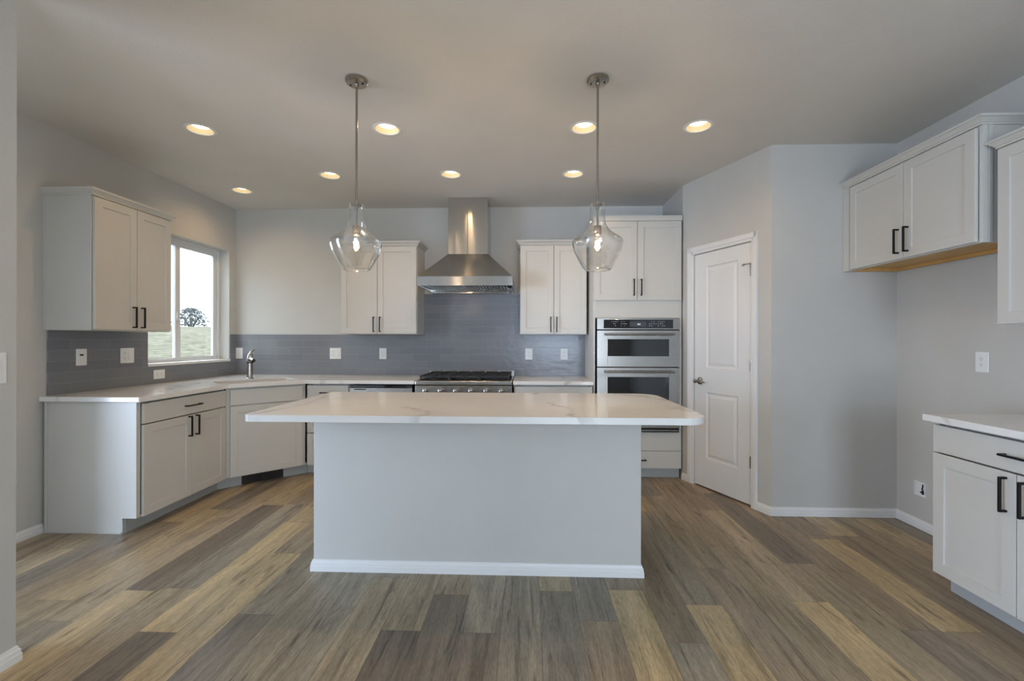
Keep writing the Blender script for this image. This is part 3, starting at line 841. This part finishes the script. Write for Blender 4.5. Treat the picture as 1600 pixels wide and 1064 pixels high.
# ------------------------------------------------------------------ dishwasher
dw = thing('dishwasher', 'stainless dishwasher with black top edge beside the range', 'dishwasher', (-1.700, 4.262, 0), 0)
DWW = 0.606
obj('tub', bxs((0.006, DWW - 0.006, 0.034, 0.60, 0.10, 0.862)), 'dark', dw)
obj('door_panel', bxs((0.002, DWW - 0.002, 0, 0.032, 0.115, 0.842)), 'steel', dw, 0.004)
obj('control_strip', bxs((0.002, DWW - 0.002, 0.004, 0.034, 0.843, 0.868)), 'blackglass', dw, 0.002)
obj('recessed_grip', bxs((0.05, 0.16, -0.0015, 0.002, 0.822, 0.832), ), 'dark', dw)
obj('toe_panel', bxs((0.006, DWW - 0.006, 0.06, 0.075, 0.0, 0.10)), 'black', dw)

# ------------------------------------------------------------------ range hood
hd = thing('range_hood', 'stainless pyramid range hood with square chimney over the range', 'range hood', (-0.609, YB, 1.805), 0)
HW = 0.915; HD = 0.625
h0 = -HW / 2; h1 = HW / 2
bm = BM()
lip = 0.100
def rl(x0, x1, y0, y1, z): return [(x0, y0, z), (x1, y0, z), (x1, y1, z), (x0, y1, z)]
rings(bm, [rl(h0 + 0.016, h1 - 0.016, -HD + 0.016, -0.02, 0.060), rl(h0 + 0.012, h1 - 0.012, -HD + 0.012, -0.02, 0.013), rl(h0, h1, -HD, -0.001, 0.012), rl(h0, h1, -HD, -0.001, lip)], cap0=False, cap1=False)
obj('lip', bm, 'steel_v', hd)
bm = BM(); cw0, cw1, cd = -0.208, 0.196, 0.358
rings(bm, [rl(h0 + 0.002, h1 - 0.002, -HD + 0.002, -0.001, lip - 0.0005), rl(cw0 + 0.002, cw1 - 0.002, -cd + 0.002, -0.001, 0.365)], cap0=False, cap1=False)
obj('canopy', bm, 'steel_v', hd)
bm = BM()
box(bm, cw0, -0.010, -cd, -0.001, 0.363, 0.80); box(bm, -0.008, cw1, -cd, -0.001, 0.363, 0.80)
obj('chimney', bm, 'steel_v', hd, 0.002)
obj('chimney_extension', bxs((cw0 + 0.003, cw1 - 0.003, -cd + 0.003, -0.003, 0.79, CEIL - 1.805 - 0.0005)), 'steel_v', hd, 0.001)
bm = BM()
box(bm, h0 + 0.015, h1 - 0.015, -HD + 0.015, -0.02, 0.056, 0.062)
obj('filter_housing', bm, 'dark', hd)
for k in range(3):
    bm = BM(); xa = h0 + 0.045 + k * 0.277
    for j in range(9):
        x = xa + j * 0.030
        rings(bm, [[(x, y, 0.026), (x + 0.014, y, 0.026), (x + 0.017, y, 0.044), (x - 0.003, y, 0.044)] for y in (-HD + 0.05, -0.075)])
    obj('baffle_filter', bm, 'steel_v', hd)
bm = BM(); box(bm, h0 + 0.03, h1 - 0.03, -0.068, -0.040, -0.008, 0.016)
obj('grease_rail', bm, 'steel_v', hd, 0.003)

# ------------------------------------------------------------------ island
isl = thing('kitchen_island', 'freestanding kitchen island with painted front and white base trim', 'island', (-1.203, 2.510, 0), 0)
IW = 1.821
obj('painted_wall', bxs((0, IW, 0, 0.13, 0, CT - 0.0345)), 'wall', isl, 0.006)
bm = BM(); sweep(bm, [(0, 0.13), (0, 0), (IW, 0), (IW, 0.13)], BASE); obj('base_trim', bm, 'trim', isl)
obj('cabinet_body', bxs((0.012, IW - 0.012, 0.1305, 0.700, 0.102, CT - 0.0345), (0.02, IW - 0.02, 0.1305, 0.63, 0.0, 0.102)), 'cabinet', isl, 0.001)
for k in range(4):
    xa = 0.016 + k * 0.4475
    bm = BM(); shaker(bm, xa, xa + 0.443, 0.104, 0.868)
    for vtx in bm.verts: vtx.co.y = 0.7005 - vtx.co.y
    d = obj('door', bm, 'cabinet', isl)
    hx = xa + (0.405 if k % 2 == 0 else 0.038)
    bm = pull(hx, 0.76)
    for vtx in bm.verts: vtx.co.y = 0.7005 - vtx.co.y
    obj('handle', bm, 'black', d, 0.001)

# ------------------------------------------------------------------ pendants
def pendant(loc, label):
    p = thing('pendant_light', label, 'pendant light', (loc[0], loc[1], 1.682), 0, 'pendant lights above the island')
    zc = CEIL - 1.682
    bm = BM(); lathe(bm, [(0.056, zc - 0.0003), (0.061, zc - 0.004), (0.061, zc - 0.016), (0.057, zc - 0.019), (0.057, zc - 0.022), (0.052, zc - 0.026), (0.012, zc - 0.028), (0.010, zc - 0.045), (0.007, zc - 0.046)], 32, cap0=True, cap1=True)
    obj('ceiling_canopy', bm, 'nickel', p, smooth=True)
    for s in (-1, 1):
        bm = BM(); lathe(bm, [(0.005, zc - 0.0262), (0.005, zc - 0.030), (0.002, zc - 0.032)], 10, 'z', (0.036 * s, -0.006 * s, 0), True, True)
        obj('canopy_screw', bm, 'black', p)
    bm = BM(); cyl(bm, 0.0062, (0, 0, 0.36), (0, 0, zc - 0.03), 14); obj('rod', bm, 'nickel', p, smooth=True)
    bm = BM(); lathe(bm, [(0.008, 0.376), (0.025, 0.372), (0.027, 0.366), (0.027, 0.357), (0.012, 0.353)], 24, cap0=True, cap1=True); obj('neck_cap', bm, 'nickel', p, smooth=True)
    bm = BM(); cyl(bm, 0.0055, (0, 0, 0.243), (0, 0, 0.36), 12); cyl(bm, 0.010, (0, 0, 0.335), (0, 0, 0.356), 12)
    obj('stem', bm, 'nickel', p, smooth=True)
    bm = BM(); lathe(bm, [(0.010, 0.246), (0.020, 0.244), (0.021, 0.240), (0.0205, 0.192), (0.017, 0.190)], 24, cap0=True, cap1=True); obj('socket', bm, 'nickel', p, smooth=True)
    prof = [(0.026, 0.371), (0.035, 0.370), (0.0405, 0.363), (0.0415, 0.345), (0.0415, 0.285), (0.0445, 0.262), (0.051, 0.243), (0.063, 0.223), (0.084, 0.203), (0.109, 0.186), (0.130, 0.171), (0.1395, 0.161), (0.1405, 0.153), (0.1375, 0.130), (0.128, 0.100), (0.112, 0.066), (0.094, 0.034), (0.082, 0.014), (0.075, 0.004), (0.068, 0.0)]
    bm = BM(); lathe(bm, prof, 64)
    g = obj('glass_shade', bm, 'glass', p, smooth=True)
    sm = g.modifiers.new('thickness', 'SOLIDIFY'); sm.thickness = 0.0025; sm.offset = -1
    bm = BM(); lathe(bm, [(0.0665 + 0.0028 * math.cos(a * PI / 4), 0.0005 + 0.0028 * math.sin(a * PI / 4)) for a in range(9)], 48); obj('glass_rim', bm, 'glass', g, smooth=True)
    bm = BM(); lathe(bm, [(0.011, 0.192), (0.0125, 0.178), (0.018, 0.164), (0.027, 0.147), (0.030, 0.130), (0.027, 0.113), (0.018, 0.101), (0.006, 0.096)], 24, cap1=True)
    b = obj('bulb', bm, 'bulbglass', p, smooth=True)
    bm = BM()
    for k in range(6):
        a = k * PI / 3
        c, s = math.cos(a), math.sin(a)
        cyl(bm, 0.0022, (0.009 * c, 0.009 * s, 0.158), (0.0125 * c, 0.0125 * s, 0.122), 6)
    obj('filament', bm, 'filament', b)
    ld = bpy.data.lights.new('bulb_light', 'POINT'); ld.energy = 11; ld.color = (1.0, 0.74, 0.46); ld.shadow_soft_size = 0.010
    lo = bpy.data.objects.new('bulb_light', ld); COL.objects.link(lo); lo.parent = p; lo.location = (0, 0, 0.138)
    return p
pendant((-0.960, 2.504), 'clear glass pendant light on the left, above the island')
pendant((0.381, 2.536), 'clear glass pendant light on the right, above the island')

# ------------------------------------------------------------------ recessed lights
dl_proto = None
for (x, y), lab in LIGHTS:
    if dl_proto is None:
        d = thing('recessed_ceiling_light', lab, 'ceiling light', (x, y, CEIL), 0, 'recessed ceiling lights')
        bm = BM(); lathe(bm, [(0.0785, 0.0), (0.098, -0.0005), (0.0985, -0.003), (0.094, -0.0055), (0.080, -0.0045), (0.0775, -0.001), (0.0780, 0.0)], 48); obj('trim_ring', bm, 'trim', d, smooth=True)
        bm = BM(); lathe(bm, [(0.0782, -0.002), (0.072, 0.010), (0.062, 0.024), (0.058, 0.030)], 48); obj('baffle', bm, 'baffle', d, smooth=True)
        bm = BM(); lathe(bm, [(0.059, 0.029), (0.02, 0.0295)], 48, cap1=True); obj('lens', bm, 'lens', d)
        bm = BM(); lathe(bm, [(0.080, 0.001), (0.080, 0.080)], 32, cap1=True); obj('housing', bm, 'dark', d)
        ld = bpy.data.lights.new('downlight', 'SPOT'); ld.energy = 13; ld.color = (1.0, 0.66, 0.34); ld.spot_size = 2.75; ld.spot_blend = 1.0; ld.shadow_soft_size = 0.012
        lo = bpy.data.objects.new('downlight', ld); COL.objects.link(lo); lo.parent = d; lo.location = (0, 0, 0.004)
        dl_proto = d
    else:
        d = copy_tree(dl_proto, (x, y, CEIL)); d['label'] = lab

# ------------------------------------------------------------------ wall plates
def plate(name, label, cat, loc, rot, kinds, horiz=False, w1=0.079, h=0.121, pitch=0.046):
    t = thing(name, label, cat, loc, rot, 'white wall outlets' if cat == 'outlet' else 'white wall switches')
    n = len(kinds); w = w1 + pitch * (n - 1)
    def R(x, z): return (z, x) if horiz else (x, z)
    def b(bm, x0, x1, y0, y1, z0, z1):
        if horiz: box(bm, z0, z1, y0, y1, x0, x1)
        else: box(bm, x0, x1, y0, y1, z0, z1)
    bm = BM(); b(bm, -w / 2, w / 2, -0.006, 0, -h / 2, h / 2); obj('cover_plate', bm, 'plastic', t, 0.003)
    for i, k in enumerate(kinds):
        cx = (i - (n - 1) / 2) * pitch
        if k == 'outlet':
            bm = BM(); b(bm, cx - 0.0165, cx + 0.0165, -0.0085, -0.005, -0.034, 0.034); f = obj('receptacle', bm, 'plastic', t, 0.002)
            bm = BM()
            for s in (-0.018, 0.018):
                b(bm, cx - 0.0075, cx - 0.0055, -0.0088, -0.008, s, s + 0.008); b(bm, cx + 0.0055, cx + 0.0075, -0.0088, -0.008, s, s + 0.007)
                b(bm, cx - 0.002, cx + 0.002, -0.0088, -0.008, s - 0.009, s - 0.005)
            obj('slot', bm, 'dark', f)
        elif k == 'rocker':
            bm = BM(); b(bm, cx - 0.0165, cx + 0.0165, -0.0085, -0.005, -0.034, 0.034); f = obj('rocker_frame', bm, 'plastic', t, 0.001)
            bm = BM(); L = [[R(cx - 0.014, -0.030), R(cx + 0.014, -0.030), R(cx + 0.014, 0.030), R(cx - 0.014, 0.030)]]
            ring0 = [(q[0], -0.0085, q[1]) for q in L[0]]
            ring1 = [(q[0], yy, q[1]) for q, yy in zip(L[0], (-0.0125, -0.0125, -0.0095, -0.0095))]
            rings(bm, [ring0, ring1]); obj('rocker', bm, 'plastic', f)
        elif k == 'port':
            bm = BM(); b(bm, cx - 0.014, cx + 0.014, -0.0068, -0.0055, 0.010, 0.022); obj('port', bm, 'dark', t)
    return t
zz = 1.147
plate('wall_outlet', 'white wall plate with black port nearest the left cabinet end', 'outlet', (XL + 0.009, 3.183, 1.165), PI / 2, ['port'])
plate('wall_outlet', 'white double plate with outlet and switch left of the window', 'outlet', (XL + 0.009, 3.560, 1.165), PI / 2, ['outlet', 'rocker'])
plate('wall_outlet', 'white sideways outlet directly under the window sill', 'outlet', (XL + 0.009, 3.879, 0.990), PI / 2, ['outlet'], horiz=True)
plate('wall_switch', 'white switch plate in the corner behind the faucet', 'switch', (-3.205, YB - 0.009, zz), 0, ['rocker'])
plate('wall_outlet', 'white double plate on the back wall between faucet and dishwasher', 'outlet', (-2.122, YB - 0.009, zz), 0, ['outlet', 'rocker'])
plate('wall_outlet', 'white outlet on the tile under the cabinet left of the hood', 'outlet', (-1.594, YB - 0.009, zz), 0, ['outlet'])
plate('wall_outlet', 'white outlet on the tile just right of the range', 'outlet', (0.004, YB - 0.009, zz), 0, ['outlet'])
plate('wall_outlet', 'white outlet on the tile beside the oven tower', 'outlet', (0.386, YB - 0.009, zz), 0, ['outlet'])
plate('wall_outlet', 'white outlet on the bare right wall above the countertop', 'outlet', (XR, 2.807, 1.168), -PI / 2, ['outlet'])
plate('wall_switch', 'white switch plate on the near left wall at the frame edge', 'switch', (XP, 1.650, 1.178), PI / 2, ['rocker', 'rocker'], pitch=0.046)

# supply box low on the wall of the fridge space
sb = thing('water_supply_box', 'small white water supply box low on the fridge space wall', 'supply box', (XR, 3.233, 0.275), -PI / 2)
obj('frame', bxs((-0.046, -0.038, -0.006, 0, -0.048, 0.048), (0.038, 0.046, -0.006, 0, -0.048, 0.048), (-0.038, 0.038, -0.006, 0, -0.048, -0.040), (-0.038, 0.038, -0.006, 0, 0.040, 0.048)), 'plastic', sb, 0.0015)
obj('recess', bxs((-0.038, 0.038, -0.0015, -0.0003, -0.040, 0.040)), 'plastic', sb)
bm = BM(); tube(bm, [(0.022, -0.006, 0.036), (0.027, -0.008, 0.022), (0.021, -0.009, 0.008), (0.026, -0.009, -0.006)], 0.0035, 8); cyl(bm, 0.005, (0.010, -0.009, -0.018), (0.030, -0.009, -0.021), 10); cyl(bm, 0.0055, (0.026, -0.009, -0.030), (0.026, -0.009, -0.006), 8)
obj('valve', bm, 'black', sb, smooth=True)

# ------------------------------------------------------------------ outside the window
def build_ground():
    bm = BM(); rnd = random.Random(3)
    nx, ny = 60, 60
    def hgt(x, y):
        d = math.hypot(x + 3, y - 4)
        return -0.45 + 3.2 * min(1, max(0, (d - 2) / 48)) ** 0.9 + 0.05 * math.sin(x * 0.21 + y * 0.13) * min(1, d / 15)
    g = []
    for i in range(nx + 1):
        row = []
        for j in range(ny + 1):
            u = (i / nx) ** 2; x = -3.42 - u * 110
            y = -20 + 150 * j / ny
            row.append(bm.verts.new((x, y, hgt(x, y))))
        g.append(row)
    for i in range(nx):
        for j in range(ny): bm.faces.new((g[i][j], g[i + 1][j], g[i + 1][j + 1], g[i][j + 1]))
    o = struct('ground', bm, 'ground', smooth=True)
    return hgt
hgt = build_ground()
def shrub(name, label, cat, x, y, r, h, n, leafmat, leaf, trunk=0.3, seed=0):
    rnd = random.Random(seed)
    t = thing(name, label, cat, (x, y, hgt(x, y) - 0.08 * h), 0, None)
    bm = BM()
    for k in range(6):
        a = k * 1.05; cyl(bm, 0.05 * r, (0.05 * r * math.cos(a), 0.05 * r * math.sin(a), 0), (0.55 * r * math.cos(a), 0.55 * r * math.sin(a), h * 0.7), 6, 0.015 * r)
    obj('trunk', bm, 'bark', t)
    bm = BM()
    for k in range(n):
        a = rnd.uniform(0, 2 * PI); u = rnd.random() ** 0.5; ph = rnd.uniform(0.05, 1)
        rr = r * (1 - (1 - ph) * 0.0) * math.cos(math.asin(ph) * 0.98) * u
        p = Vector((rr * math.cos(a), rr * math.sin(a), h * (trunk + (1 - trunk) * ph)))
        d1 = Vector((rnd.gauss(0, 1), rnd.gauss(0, 1), rnd.gauss(0, 1))).normalized(); d2 = d1.orthogonal().normalized()
        s = leaf * rnd.uniform(0.6, 1.3)
        c = d1.cross(d2) * s * 0.12
        v = [bm.verts.new(q) for q in (p - d1 * s, p - d2 * s * 0.5 + c, p + d1 * s, p + d2 * s * 0.5 + c)]
        bm.faces.new(v)
    obj('foliage', bm, leafmat, t)
shrub('tree', 'grey domed tree on the hillside seen through the window', 'tree', -34.1, 44.8, 1.75, 2.0, 1300, 'leaf', 0.11, 0.05, 4)
for i, (x, y, r, lab) in enumerate(((-8.2, 7.4, 0.35, 'small sage bush on the slope seen under the wall cabinet'), (-12.0, 13.2, 0.5, 'sage bush low in the right window pane'), (-17.0, 18.4, 0.6, 'pale bush higher up the slope below the domed tree'))):
    shrub('bush', lab, 'bush', x, y, r, r * 0.9, 260, 'sage', 0.07, 0.1, 20 + i)
